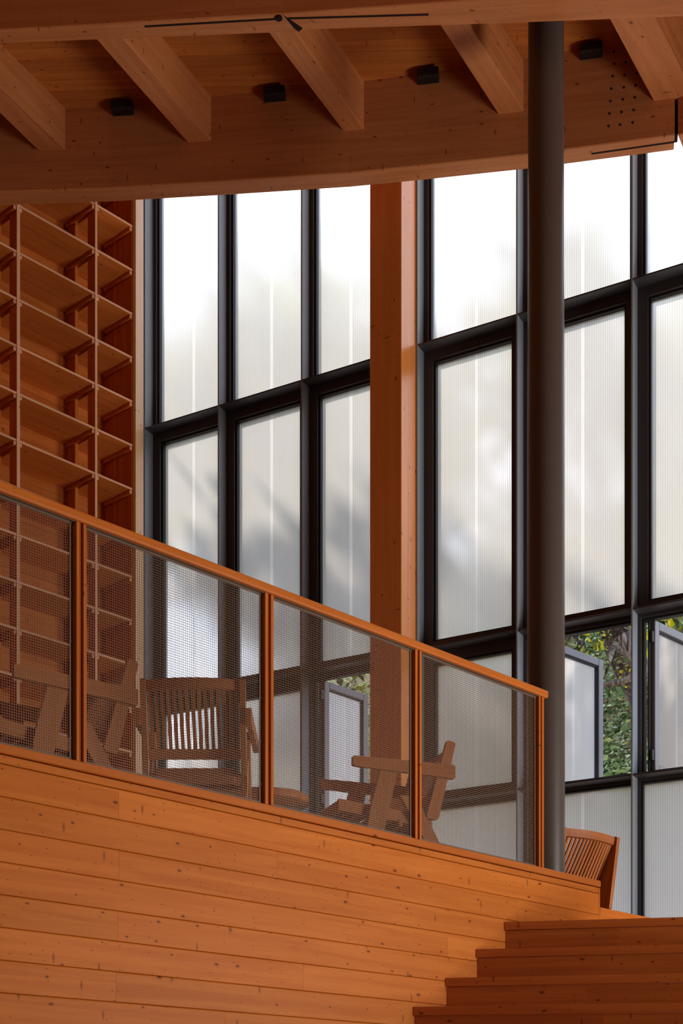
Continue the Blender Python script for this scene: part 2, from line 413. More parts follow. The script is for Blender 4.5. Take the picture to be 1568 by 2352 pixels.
# solid wall from the bookcase end to the glazing, and the higher ceiling strip over the windows
b = MB()
b.prism([(v.x, v.y, 0) for v in (W0 + wo * 0.005 + wu * 0.002, W0 + wo * 0.19 + wu * 0.002, W0 + wo * 0.19 - wu * 6.0, W0 - wu * 6.0 + wo * 0.005)], (0, 0, ZE + 8.7))
tag(b.build('wall_front_left', M['plaster']), kind='structure')
def on_beam(px, y): d = F_PX * HS / (HZ - y); v = at(px, d); return Vector((v.x, v.y, 0))
b = MB()
q = [(-7, 10.30), (on_beam(0, 455).x, 10.36), (on_beam(800, 410).x, 10.14), (on_beam(1549, 328).x, 9.72), (9.9, 5.5)]
w = [W0 + wu * 13.2 + wo * 0.19, W0 - wu * 6.0 + wo * 0.19]
b.prism([(x, y, ZE + 8.62) for x, y in q] + [(v.x, v.y, ZE + 8.62) for v in w], (0, 0, 0.15))
tag(b.build('ceiling_upper', M['ceil']), kind='structure')

# balcony floor and landing
def zz(h): return ZE + h
q0 = R0 - ru * 3.0 + rn * 0.06; q1 = R0 + ru * rail_s(1262) + rn * 0.06
q2 = q1 + rn * 1.9
def on_glass(p, dirv, off=-0.02):                # where a line from p along dirv meets the inside of the glazing
    den = dirv.dot(wo); t = (W0 + wo * off - p).dot(wo) / den; return p + dirv * t
g1 = on_glass(q1, rn); g0 = W0 + wo * -0.02
b = MB(); b.prism([(v.x, v.y, zz(HF)) for v in (q0, q1, g1, g0, Vector((-5.6, 11.0, 0)))], (0, 0, -0.12), grain=ru)
tag(b.build('balcony_floor', M['hallfloor']), kind='structure')
e0 = q1 + ru * 0.0; e1 = R0 + ru * 8.0 + rn * 0.06
g2 = W0 + wu * 5.3 + wo * -0.02
e1 = q1 + ru * 1.15
b = MB(); b.prism([(v.x, v.y, zz(HL)) for v in (e0 + rn * 0.0, e1, g2, g1)], (0, 0, -0.12), grain=wu)
tag(b.build('landing_floor', M['hallfloor']), kind='structure')

# plank wall under the railing (boards with chamfered upper edges, butt joints)
b = MB()
S_END = rail_s(1377)
PITCH = 0.1375; T0 = 1.547
seams = [[276], [640, 1190], [277], [1031], [274, 1246], [700, 1028], [270], [520], [820, 300], [275]]
s_lo = -2.2
row = 0; top = T0
while ZE + top > 0.02:
    end = S_END if top > 1.5 else S_END + 1.7
    cuts = [s_lo] + [rail_s(px) for px in sorted(seams[row % len(seams)])] + [end]
    hh = min(PITCH, ZE + top) - 0.0012
    for a0, a1 in zip(cuts[:-1], cuts[1:]):
        o_ = R0 + ru * (a0 + 0.0004) + Z * (zz(top) - hh) + rn * 0.012
        prof = [(0.022, 0), (0.003, 0), (0.0, 0.0025), (0.0, hh - 0.006), (0.0010, hh - 0.0028), (0.0030, hh - 0.0006), (0.005, hh), (0.022, hh)]
        b.prism([o_ + rn * u_ + Z * v_ for u_, v_ in prof], ru * (a1 - a0 - 0.0008), grain=ru)
    top -= PITCH; row += 1
# trim board above the first groove, backing
b.box(R0 + ru * s_lo + Z * zz(1.5495) + rn * 0.012, ru * (S_END - s_lo), rn * 0.022, Z * 0.036, ch=0.003, grain=0)
b.box(R0 + ru * s_lo + rn * 0.03, ru * (S_END + 1.7 - s_lo), rn * 0.02, Z * zz(1.40), grain=0, tone=0.7)
b.box(R0 + ru * s_lo + Z * zz(1.40) + rn * 0.03, ru * (S_END - s_lo), rn * 0.02, Z * 0.185, grain=0, tone=0.35)
# end board of the wall and the low curb going on to the right
b.box(R0 + ru * (S_END - 0.001) + Z * zz(1.30) + rn * 0.010, ru * 0.018, rn * 0.10, Z * 0.285, ch=0.002, grain=2)
b.box(R0 + ru * (S_END + 0.02) + Z * zz(1.405) + rn * 0.012, ru * 1.68, rn * 0.06, Z * 0.056, ch=0.004, grain=0)
tag(b.build('wall_balcony', M['plank']), kind='structure')
b = MB(); b.box(R0 + ru * s_lo + Z * zz(1.589), ru * (S_END + 0.012 - s_lo), rn * 0.115, Z * 0.041, ch=0.004, grain=0, tone=0.93)
tag(b.build('trim_2', M['rail']), kind='structure')

# ------------------------------------------------------------------ staircase
sv = Vector((0.9832, -0.1825, 0)); sm = Vector((0.1825, 0.9832, 0))
st = tag(empty('staircase', R0 + ru * rail_s(951)), 'wide varnished pine stair with long steps climbing along the plank wall', 'stairs')
o0 = st.location.copy()
stepP = [R0 + ru * rail_s(px) for px in (1160, 1095, 1025, 951)]
stepH = [1.254, 1.066, 0.876, 0.694]
ds = (rail_s(1160) - rail_s(951)) / 3
while stepH[-1] - 0.186 > -ZE + 0.05:
    stepP.append(stepP[-1] - ru * ds); stepH.append(stepH[-1] - 0.186)
LEN = 4.2
for k, (P, H) in enumerate(zip(stepP, stepH)):
    back = stepP[k - 1] if k else P + ru * 0.62
    low = stepH[k + 1] if k + 1 < len(stepH) else -ZE
    P = P - o0; back = back - o0
    ins = rn * 0.009
    tb = MB()
    bk = back + sm * 0.02
    tb.prism([(v.x, v.y, zz(H)) for v in (P + ins, P + sv * LEN, bk + sv * LEN, bk + ins * 0.5)], (0, 0, -0.048), grain=sv, tone=1.03)
    tr = tb.build('tread', M['stair'], st)
    rb = MB()
    n_seg = 2
    cutx = [0.0, random.uniform(0.5, 1.6), LEN - 0.02]
    P2 = P + sm * 0.018
    for a0, a1 in zip(cutx[:-1], cutx[1:]):
        base = P2 + sv * (a0 + (0.0 if a0 else 0.0)); 
        rb.box(Vector((base.x, base.y, zz(low))), sv * (a1 - a0 - 0.0006), sm * 0.02, Z * (H - 0.051 - low), grain=0, tone=random.uniform(0.96, 1.03))
    rb.build('riser', M['stair'], st)

# ------------------------------------------------------------------ beams, joists
def plan_h(px, y, H):            # plan point whose height H is seen at (px, y)
    d = F_PX * H / (HZ - y); v = at(px, d); return Vector((v.x, v.y, 0))
def ribbon(mb, near, far, z0, z1, grain, tone=None):
    """a beam whose plan runs between the near and the far polyline"""
    P = near + far[::-1]
    n = len(P)
    pts = [Vector((p.x, p.y, z0)) for p in P]
    mb.prism(pts, (0, 0, z1 - z0), grain=grain, tone=tone)
# far beam, gently bent
xs = [-260, 0, 250, 510, 800, 972, 1207, 1300, 1549]
ys = [446.0, 439.8, 431, 416, 397, 380, 354.6, 342.5, 310.0]
near = [plan_h(x, y, HS) for x, y in zip(xs, ys)]
def shifted(pts, w):
    out = []
    for i, p in enumerate(pts):
        t = (pts[min(i + 1, len(pts) - 1)] - pts[max(i - 1, 0)]).normalized()
        out.append(p + Vector((-t.y, t.x, 0)) * w)
    return out
BW = 0.155
far = shifted(near, BW)
HT = 8.66
rng = random.getstate()
def bent_beam(name, near, far, z0, z1, parent=None):
    """one mesh with board coordinates running along the bend; lower edges eased"""
    mb = MB(); rings = []
    ea = 0.006
    rows = []
    for a, c in zip(near, far):
        n = (c - a).normalized()
        rows.append([a + Z * z1, a + Z * (z0 + ea), a + n * ea + Z * z0, c - n * ea + Z * z0, c + Z * (z0 + ea), c + Z * z1])
    wcoord = [z1, z0, z0 - 0.004, z0 - 0.15, z0 - 0.16, z0 - 0.16 - (z1 - z0)]
    P = [p for r in rows for p in r]; Q = []; l = random.uniform(0, 30)
    for i, r in enumerate(rows):
        if i: l += (near[i] - near[i - 1]).length
        for j in range(6): Q.append((l, wcoord[j], 3.0))
    F = []
    for i in range(len(rows) - 1):
        for j in range(6):
            k = (j + 1) % 6
            F.append((i * 6 + j, i * 6 + k, (i + 1) * 6 + k, (i + 1) * 6 + j))
    F.append(tuple(range(6))); F.append(tuple((len(rows) - 1) * 6 + i for i in range(5, -1, -1)))
    mb._add(P, F, Q, 0.97)
    return mb.build(name, M['glulam'], parent)
fb = tag(bent_beam('ceiling_beam', near, far, zz(HS), zz(HT)), 'long curved laminated beam crossing in front of the tall windows', 'beam')
tdir = (near[-1] - near[-2]).normalized(); ndir = Vector((-tdir.y, tdir.x, 0))
# bolt holes, and a dark strip for the knife-plate slot, its shade as colour
holes = [(1258,233),(1258,288),(1252,344),(1246,400),(1242,456),(1238,512),(1234,568),(1310,281),(1305,338),(1302,394),(1298,448),(1292,505),(1286,562),(1358,331),(1355,386),(1352,440),(1347,496),(1342,552)]
for hx, hy in holes:
    px, py = hx / 1.96 + 768, hy / 1.96
    i = 7; a, c = near[7], near[8]
    r = (px - 784) / F_PX
    t = (r * a.y - a.x) / ((c.x - a.x) - r * (c.y - a.y)); q = a + (c - a) * t
    zc = ZE + (HZ - py) * q.y / F_PX
    mb = MB(); mb.tube([q - ndir * 0.002 + Z * zc, q + ndir * 0.004 + Z * zc], 0.009, 10); mb.build('bolt', M['hole'], fb)
def slot_shade(parent, p0, p1, z, w=0.016):  # dark strip just below the soffit, standing for the shaded slot
    mb = MB(); t = (p1 - p0).normalized(); n = Vector((-t.y, t.x, 0))
    mb.box(p0 - n * w / 2 + Z * (z - 0.002), p1 - p0, n * w, Z * 0.02); return mb.build('slot_shade', M['dark'], parent)
slot_shade(fb, plan_h(1358, 353, HS), plan_h(1548, 326, HS), zz(HS))
# its neighbour past the joint at the right edge
gap = 0.022
n2a = near[-1] + tdir * gap; td2 = Vector((math.cos(math.radians(-28)), math.sin(math.radians(-28)), 0))
n2 = [n2a, n2a + td2 * 1.2, n2a + td2 * 2.4]
f2 = tag(bent_beam('ceiling_beam', n2, shifted(n2, BW), zz(HS) - 0.004, zz(HT)), 'next laminated beam meeting the long curved one at the right edge', 'beam')
mb = MB(); mb.box(near[-1] + ndir * 0.03 + Z * zz(HS + 0.03) - tdir * 0.002, tdir * (gap + 0.004), ndir * 0.09, Z * 0.6); mb.build('joint_filler', M['dark'], f2)  # black filler added so the joint gap looks dark

# near beam in two lengths with an open joint
nl_near = [plan_h(-260, 84, HS), plan_h(0, 69, HS), plan_h(330, 50, HS), plan_h(646, 31.2, HS)]
nl_far = [plan_h(-260, 110.5, HS), plan_h(0, 100.5, HS), plan_h(330, 88, HS), plan_h(681, 74, HS)]
nb1 = tag(bent_beam('ceiling_beam', nl_near, nl_far, zz(HS), zz(HT)), 'laminated beam overhead at the top left with a slotted split end', 'beam')
nr_near = [plan_h(646.8, 31.6, HS), plan_h(1096, 0, HS), plan_h(1568, -36, HS), plan_h(1900, -60, HS)]
nr_far = [plan_h(701, 68.5, HS), plan_h(1168, 53.6, HS), plan_h(1568, 38.8, HS), plan_h(1900, 26, HS)]
nb2 = tag(bent_beam('ceiling_beam', nr_near, nr_far, zz(HS), zz(HT)), 'laminated beam overhead at the top right above the steel column', 'beam')
slot_shade(nb1, plan_h(332, 60.5, HS), plan_h(640, 43, HS), zz(HS), 0.014)
slot_shade(nb2, plan_h(662, 42, HS), plan_h(984, 33, HS), zz(HS), 0.014)
a, c = plan_h(645, 36, HS), plan_h(690, 71, HS)
mb = MB(); t = (c - a).normalized(); n = Vector((-t.y, t.x, 0))
mb.box(a - n * 0.018 + Z * zz(HS + 0.004), c - a, n * 0.036, Z * 0.7); mb.build('joint_filler', M['dark'], nb1)  # dark filler for the shaded gap between the two lengths
a = plan_h(640, 40, HS)
mb = MB(); mb.lathe([(0.004, zz(HS) - 0.012), (0.022, zz(HS) - 0.010), (0.024, zz(HS) + 0.01)], 14, (a.x, a.y, 0)); mb.build('plate_bolt', M['dark'], nb1)

# joists: (left near, left far end, right near, right far end) in plan
HJ = 7.25
J = [((-2.555, 9.644), (-2.233, 10.282), (-2.363, 9.644), (-2.036, 10.27), 'left-most sloping joist, cut by the left edge', 7.24),
     ((-1.619, 9.254), (-1.126, 10.207), (-1.434, 9.25), (-0.952, 10.193), 'sloping joist second from the left, below the left end of the slotted beam', 7.247),
     ((-0.472, 9.209), (0.0126, 10.098), (-0.305, 9.19), (0.167, 10.09), 'sloping joist above the third window pane from the left', 7.255),
     ((0.6515, 9.144), (1.119, 9.937), (0.843, 9.14), (1.292, 9.905), 'sloping joist just left of the steel column head', 7.258),
     ((1.74, 9.028), (2.179, 9.737), (2.034, 9.02), (2.46, 9.70), 'wide sloping joist right of the steel column, with bolt marks', 7.206)]
for l0, l1, r0, r1, lab, hj in J:
    l0, l1, r0, r1 = [Vector((*q, 0)) for q in (l0, l1, r0, r1)]
    dl = (l1 - l0).normalized(); dr = (r1 - r0).normalized()
    org = (l1 + r1) / 2
    mb = MB()
    a, c, e, f = l0 - dl * 0.45, l1 + dl * 0.02, r1 + dr * 0.02, r0 - dr * 0.45
    ea = 0.004; un = (f - a).normalized()
    h0, h1 = hj, 7.62
    ring0 = [a + Z*zz(h1), a + Z*zz(h0 + ea), a + un*ea + Z*zz(h0), f - un*ea + Z*zz(h0), f + Z*zz(h0 + ea), f + Z*zz(h1)]
    ring1 = [c + Z*zz(h1), c + Z*zz(h0 + ea), c + un*ea + Z*zz(h0), e - un*ea + Z*zz(h0), e + Z*zz(h0 + ea), e + Z*zz(h1)]
    P = ring0 + ring1; off = random.uniform(0, 40)
    wc = [0.37, 0.0, -0.004, -0.17, -0.175, -0.54]
    Q = [(off, w + off, 1.0) for w in wc] + [(off + (c - a).length, w + off, 1.0) for w in wc]
    Fs = [(i, (i + 1) % 6, (i + 1) % 6 + 6, i + 6) for i in range(6)] + [tuple(range(5, -1, -1)), tuple(range(6, 12))]
    mb._add(P, Fs, Q, random.uniform(0.97, 1.06))
    j = mb.build('ceiling_joist', M['glulam']); tag(j, lab, 'joist', 'sloping joists under the ceiling')

# four black lamps in the corner of ceiling and far beam
def near_at(px):
    for a, c in zip(near[:-1], near[1:]):
        r = (px - 784) / F_PX
        t = (r * a.y - a.x) / ((c.x - a.x) - r * (c.y - a.y))
        if -1e-6 <= t <= 1 + 1e-6: return a + (c - a) * t, (c - a).normalized()
def make_lamp():
    r = empty('ceiling_spotlight')
    hb = MB(); hb.box((-0.078, -0.088, 0.0), X * 0.156, Y * 0.087, Z * 0.062, ch=0.005); hb.build('housing', M['black'], r)
    bb = MB(); bb.box((-0.03, -0.05, 0.060), X * 0.06, Y * 0.045, Z * 0.03, ch=0.003); bb.build('mounting_plate', M['black'], r)
    for k in range(5):
        lb = MB(); cx = -0.056 + k * 0.028
        lb.lathe([(0.0065, -0.0015), (0.0065, 0.003), (0.002, 0.004)], 10, (cx, -0.074, 0.0)); lb.build('lens', M['lens'], r)
    return r
lamps = [(284, 'small black spotlight between the first two joists from the left'), (632, 'small black spotlight above the middle of the left windows'),
         (984, 'small black spotlight above the right edge of the timber column'), (1357, 'small black spotlight to the right of the steel column')]
lp = None
for px, lab in lamps:
    q, t = near_at(px)
    n = Vector((-t.y, t.x, 0))
    o = make_lamp() if lp is None else copy_tree(lp)
    if lp is None: lp = o
    zc = zz(ceil_h(q.x)) - 0.088
    o.location = (q.x, q.y, zc); o.rotation_euler = (0, 0, math.atan2(t.y, t.x))
    tag(o, lab, 'spotlight', 'black spotlights under the ceiling')

# ------------------------------------------------------------------ glazing
WINZ0, WINZ1 = HL, 8.62
ROW = [8.62, 6.125, 3.76, 2.57, HL + 0.02]       # plate heights, top to bottom
ang = math.atan2(wu.y, wu.x)
FD = 0.118; TH = 0.013
def window(name, s0, fins, end, skip_last_fin=False, sashes=()):
    root = empty(name, W0 + wu * s0, ang); tag(root, kind='structure')
    ss = [f - s0 for f in fins]; E = end - s0
    for s in ss:
        mb = MB(); mb.box((s, 0, zz(WINZ0)), X * TH, Y * FD, Z * (WINZ1 - WINZ0), ch=0.0015); mb.build('mullion', M['fin'], root)
    edges = ss + [E]
    for h in ROW:
        mb = MB()
        for a, c in zip(edges[:-1], edges[1:]):
            mb.box((a + TH, 0.001, zz(h) - TH), X * (c - a - TH), Y * (FD - 0.001), Z * TH, ch=0.0015)
        mb.build('transom', M['steel'], root)
    for ci, (a, c) in enumerate(zip(edges[:-1], edges[1:])):
        a0 = a + TH
        for r in range(4):
            z1, z0 = zz(ROW[r]) - TH, zz(ROW[r + 1])
            fw = (0.052, 0.092, 0.092, 0.034)[r]
            opened = (ci, r) in [q[:2] for q in sashes]
            if opened: fw = 0.042
            mb = MB(); y0, y1 = FD, FD + 0.075
            for k, (w_, ya) in enumerate(((fw - 0.018, y0), (fw, y0 + 0.022))):
                mb.box((a + 0.001, ya + 0.0005, z0), X * (w_ + TH - 0.001), Y * (y1 - ya), Z * (z1 - z0), mat=k)
                mb.box((c - w_, ya, z0), X * w_, Y * (y1 - ya), Z * (z1 - z0), mat=k)
                mb.box((a0 + w_, ya, z0), X * (c - a0 - 2 * w_), Y * (y1 - ya), Z * w_, mat=k)
                mb.box((a0 + w_, ya, z1 - w_), X * (c - a0 - 2 * w_), Y * (y1 - ya), Z * w_, mat=k)
            mb.build('window_frame', [M['steel'], M['bead']], root)
            if (ci, r) in [q[:2] for q in sashes]: continue
            pane(root, a0 + fw - 0.004, c - fw + 0.004, z0 + fw - 0.004, z1 - fw + 0.004, FD + 0.042)
    for ci, r, hs, ln, adeg in sashes:
        z1, z0 = zz(ROW[r]) - TH - 0.04, zz(ROW[r + 1]) + 0.04
        sa = empty('sash', (edges[ci] + hs, FD + 0.055, 0), math.radians(adeg) - ang); sa.parent = root
        sw = 0.058; mb = MB()
        mb.box((0, 0, z0), X * sw, Y * 0.05, Z * (z1 - z0), ch=0.003); mb.box((ln - sw, 0, z0), X * sw, Y * 0.05, Z * (z1 - z0), ch=0.003)
        mb.box((sw, 0, z0), X * (ln - 2 * sw), Y * 0.05, Z * sw, ch=0.003); mb.box((sw, 0, z1 - sw), X * (ln - 2 * sw), Y * 0.05, Z * sw, ch=0.003)
        for xx, ww, zb, hh in ((sw, 0.009, z0 + sw, z1 - z0 - 2 * sw), (ln - sw - 0.009, 0.009, z0 + sw, z1 - z0 - 2 * sw)):
            mb.box((xx, 0.012, zb), X * ww, Y * 0.03, Z * hh, mat=1)
        mb.box((sw, 0.012, z1 - sw - 0.009), X * (ln - 2 * sw), Y * 0.03, Z * 0.009, mat=1)
        mb.build('sash_frame', [M['sash'], M['bead']], sa)
        pane(sa, sw + 0.004, ln - sw - 0.004, z0 + sw - 0.002, z1 - sw + 0.002, 0.022, name='sash_pane')
        mb = MB()
        for zc in (z0 + 0.12, z1 - 0.12):
            mb.box((-0.03, 0.005, zc - 0.04), X * 0.03, Y * 0.02, Z * 0.08, ch=0.003)
        mb.box((-0.028, 0.03, z0), X * 0.026, Y * 0.012, Z * (z1 - z0))
        mb.build('hinge', M['bead'], sa)
    return root
def pane(root, x0, x1, z0, z1, y, name='pane'):
    mb = MB(); T = 0.016
    P = [(x0, y, z0), (x1, y, z0), (x1, y, z1), (x0, y, z1), (x0, y + T, z0), (x1, y + T, z0), (x1, y + T, z1), (x0, y + T, z1)]
    Q = [(p[0], p[2], p[1]) for p in P]
    mb._add(P, [(0, 1, 2, 3)], Q, 1.0, 1)
    c = (x0 + x1) / 2 + 0.012
    for u0, u1, mi in ((x0, c - 0.013, 0), (c - 0.013, c + 0.013, 2), (c + 0.013, x1, 0)):
        G = [(u0, y + T, z0), (u1, y + T, z0), (u1, y + T, z1), (u0, y + T, z1)]
        mb._add(G, [(0, 3, 2, 1)], [(g[0], g[2], g[1]) for g in G], 1.0, mi)
    mb._add(P, [(0, 4, 5, 1), (3, 2, 6, 7), (0, 3, 7, 4), (1, 5, 6, 2)], Q, 1.0, 1)
    o = mb.build(name, [M['poly'], M['film'], M['strip']], root, recalc=False)
    return o
fA = [glass_s(330), glass_s(499.5), glass_s(690.5)]
fB = [glass_s(955), glass_s(1184.5), glass_s(1448.5), glass_s(1448.5) + 0.88]
END_A = glass_s(866); END_B = fB[-1] + 0.88
window('window_1', fA[0], fA, END_A, sashes=[(2, 2, 0.125, 0.535, 47)])
window('window_2', fB[0], fB, END_B, sashes=[(1, 2, 0.19, 0.68, 42.5), (2, 2, 0.125, 0.68, 45)])

# timber column between the two windows
cx0 = (Vector((*at(849, glass_d(849)), 0)))
cw = Vector((*at(849, 10.80), 0))
# front face plane lies 0.235 in front of the mullion fronts
cf = W0 - wo * 0.125
def on_line(px, off):
    r = (px - 784) / F_PX; o_ = W0 + wo * off
    t = (r * o_.y - o_.x) / (wu.x - r * wu.y); return o_ + wu * t
pl, pr = on_line(849, -0.246), on_line(921.5, -0.246)
tc = tag(empty('timber_column', pl), 'broad timber column between the left and right window groups', 'column')
mb = MB(); mb.box((0, 0, zz(HL)), pr - pl, wo * 0.40, Z * (8.60 - HL), ch=0.004, grain=2, tone=1.0)
mb.build('shaft', M['column'], tc)

# pale corner post beside the left window, set on the end of the bookcase
bu = Vector((3001.0, 3200.0, 0)).normalized(); bn = Vector((-bu.y, bu.x, 0))      # along the bookcase / into its depth
B0 = Vector((*at(308, case_d(308)), 0))
pe = Vector((*at(329, 12.0), 0))
cp = tag(empty('corner_post', B0 + bu * 0.016), 'narrow pale timber post between the bookcase and the left window', 'post')
mb = MB(); mb.box((0, 0, zz(HF)), wo * 0.112, wu * -0.05, Z * (8.60 - HF), ch=0.003, grain=2, tone=1.0); mb.build('shaft', M['post'], cp)

# ------------------------------------------------------------------ bookcase
bc = tag(empty('bookcase', (B0.x, B0.y, zz(HF)), math.atan2(bu.y, bu.x)), 'tall empty timber bookcase covering the wall at the left edge', 'bookcase')
def case_s(px): return (Vector((*at(px, case_d(px)), 0)) - B0).dot(bu)
DEP = 0.40; HB = 8.60 - HF
ups = [(case_s(42.5), 0.030), (case_s(221), 0.021)]
bay = ups[1][0] - ups[0][0]
ups = [(ups[0][0] - 2 * bay, 0.03), (ups[0][0] - bay, 0.021)] + ups
SH = [7.365 + 0.374 * 3 - 0.374 * k - HF for k in range(19)]; SH = [h for h in SH if h > 0.05]
STH = 0.020
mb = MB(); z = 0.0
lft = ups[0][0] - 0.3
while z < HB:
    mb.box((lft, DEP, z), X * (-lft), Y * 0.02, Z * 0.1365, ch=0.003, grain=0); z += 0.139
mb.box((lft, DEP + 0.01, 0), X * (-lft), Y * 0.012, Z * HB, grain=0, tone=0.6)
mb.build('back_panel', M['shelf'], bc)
for s, th in ups:
    mb = MB()
    mb.box((s - th / 2, 0.0, 0), X * th, Y * 0.012, Z * HB, ch=0.002, grain=2, tone=1.05)
    fr = mb.build('upright', M['edge'], bc)
    mb = MB(); mb.box((s - th / 2 + 0.003, 0.012, 0), X * (th - 0.006), Y * 0.095, Z * HB, grain=2)
    mb.build('divider', M['shelf'], fr)
    mb = MB(); mb.box((s - 0.018, 0.27, 0), X * 0.036, Y * 0.105, Z * HB, ch=0.002, grain=2)
    mb.build('stile', M['shelf'], fr)
xsr = [lft] + [u[0] for u in ups] + [0.0]
ths = [0.0] + [u[1] for u in ups] + [0.03]
for i in range(len(xsr) - 1):
    x0 = xsr[i] + ths[i] / 2; x1 = xsr[i + 1] - ths[i + 1] / 2
    for h in SH:
        mb = MB(); mb.box((x0, 0.004, h - STH), X * (x1 - x0), Y * (DEP - 0.006), Z * STH, ch=0.0015, grain=0)
        mb.v = mb.v
        shf = mb.build('shelf', [M['shelf'], M['edge']], bc)
        me = shf.data
        for pgn in me.polygons:
            if pgn.normal.y < -0.9: pgn.material_index = 1
        for xc in (x0 + 0.001, x1 - 0.025):
            cb = MB(); cb.box((xc, 0.010, h - STH - 0.030), X * 0.024, Y * (DEP - 0.03), Z * 0.030, ch=0.002, grain=1)
            cl = cb.build('cleat', [M['shelf'], M['edge']], shf)
            for pgn in cl.data.polygons:
                if pgn.normal.y < -0.9: pgn.material_index = 1
mb = MB()
for k, (y0, w_) in enumerate(((0.012, 0.055), (0.07, 0.15), (0.223, 0.03), (0.256, 0.14))):
    mb.box((-0.015 - (0.006 if k in (2,) else 0), y0, 0), X * 0.014, Y * w_, Z * HB, ch=0.002, grain=2)
mb.box((-0.008, 0.0, 0), X * 0.008, Y * DEP, Z * HB, grain=2, tone=0.7)
mb.build('end_panel', M['shelf'], bc)

# ------------------------------------------------------------------ steel column
pc = at(1253.5, 9.0)
sc_ = tag(empty('steel_column', (pc.x, pc.y, zz(HL))), 'round dark brown steel column rising behind the end of the railing', 'column')
mb = MB(); n = 48
mb.lathe([(0.1215, 0.0), (0.1205, 1.5), (0.1185, 3.2), (0.1155, 4.8), (0.1145, 6.42)], n); mb.build('shaft', M['pole'], sc_, smooth=True)
mb = MB(); mb.lathe([(0.17, 0.0), (0.17, 0.018), (0.12, 0.02)], n); mb.build('base_plate', M['pole'], sc_, smooth=True)

# ------------------------------------------------------------------ railing
HC, HR = 1.63, 2.73
rr = tag(empty('balcony_railing', R0 + Z * zz(HC), math.atan2(ru.y, ru.x)), 'timber railing with wire mesh panels along the balcony edge', 'railing')
s_a, s_b = -1.1, rail_s(1257)
# handrail with eased edges
hw, hh = 0.062, 0.046
def hr_ring(s):
    z1 = HR - HC; z0 = z1 - hh; r = 0.010
    pts = [(-0.0, z0 + r), (0.0, z1 - r), (r * 0.3, z1 - r * 0.3), (r, z1), (hw - r, z1), (hw, z1 - r), (hw, z0 + r), (hw - r, z0), (r, z0), (r * 0.3, z0 + r * 0.3)]
    return [Vector((s, y - 0.004, z)) for y, z in pts]
mb = MB(); mb.sweep([hr_ring(s_a), hr_ring(s_b)], tone=1.02); mb.build('handrail', M['rail'], rr)
pair = [((177, 184), (193, 200.7)), ((610.4, 617), (623.4, 630.7)), ((955, 960.4), (965, 970)), ((1239, 1243), (1245.7, 1250.8))]
bars = []
for A, B in pair:
    bars.append((rail_s(A[0]), rail_s(A[1]), rail_s(B[0]), rail_s(B[1])))
d0 = bars[1][0] - bars[0][0]
bars.insert(0, tuple(v - d0 for v in bars[0]))
PZ = HR - HC - hh
for a0, a1, b0, b1 in bars:
    for q0_, q1_ in ((a0, a1), (b0, b1)):
        mb = MB(); mb.box((q0_, 0.006, 0), X * (q1_ - q0_), Y * 0.048, Z * PZ, ch=0.0025, grain=2); mb.build('post', M['rail'], rr)
    mb = MB(); mb.box((a1 + 0.001, 0.016, 0.0), X * (b0 - a1 - 0.002), Y * 0.026, Z * PZ, grain=2, tone=0.6); mb.build('spacer', M['rail'], rr)
WIRE = 0.0014; PITCHW = 0.0118
for (p0, p1) in zip(bars[:-1], bars[1:]):
    x0, x1 = p0[3] + 0.001, p1[0] - 0.001
    z0, z1 = 0.001, PZ - 0.002
    yb = 0.030
    mb = MB()
    tw = 0.016
    xx = x0 + 0.004
    while xx < x1 - 0.003:
        mb.box((xx - WIRE / 2, yb, z0 + 0.004), X * WIRE, Y * WIRE, Z * (z1 - z0 - 0.008), tone=1.0); xx += PITCHW
    zq = z0 + 0.008
    while zq < z1 - 0.003:
        mb.box((x0 + 0.003, yb + WIRE * 0.7, zq), X * (x1 - x0 - 0.006), Y * WIRE, Z * WIRE, tone=1.0); zq += PITCHW
    mp_ = mb.build('mesh_panel', M['wire'], rr)
    tb = MB()
    tb.box((x0, yb - 0.006, z1 - 0.014), X * (x1 - x0), Y * 0.003, Z * 0.014)
    tb.box((x0, yb - 0.006, z0), X * (x1 - x0), Y * 0.003, Z * 0.012)
    tb.box((x1 - 0.022, yb - 0.006, z0), X * 0.008, Y * 0.003, Z * (z1 - z0)); tb.box((x0, yb - 0.006, z0), X * 0.006, Y * 0.003, Z * (z1 - z0))
    tb.box((x1 - 0.012, yb - 0.004, z0), X * 0.006, Y * 0.004, Z * (z1 - z0), mat=1)
    tb.box((x0, yb - 0.020, z1 - 0.003), X * (x1 - x0), Y * 0.016, Z * 0.003)
    for kz in range(5):
        zc = z0 + 0.1 + kz * (z1 - z0 - 0.2) / 4
        tb.cbox((x1 - 0.009, yb - 0.006, zc), X * 0.007, Y * 0.004, Z * 0.012, mat=1)
    tb.build('trim_frame', [M['trimmetal'], M['bead']], mp_)

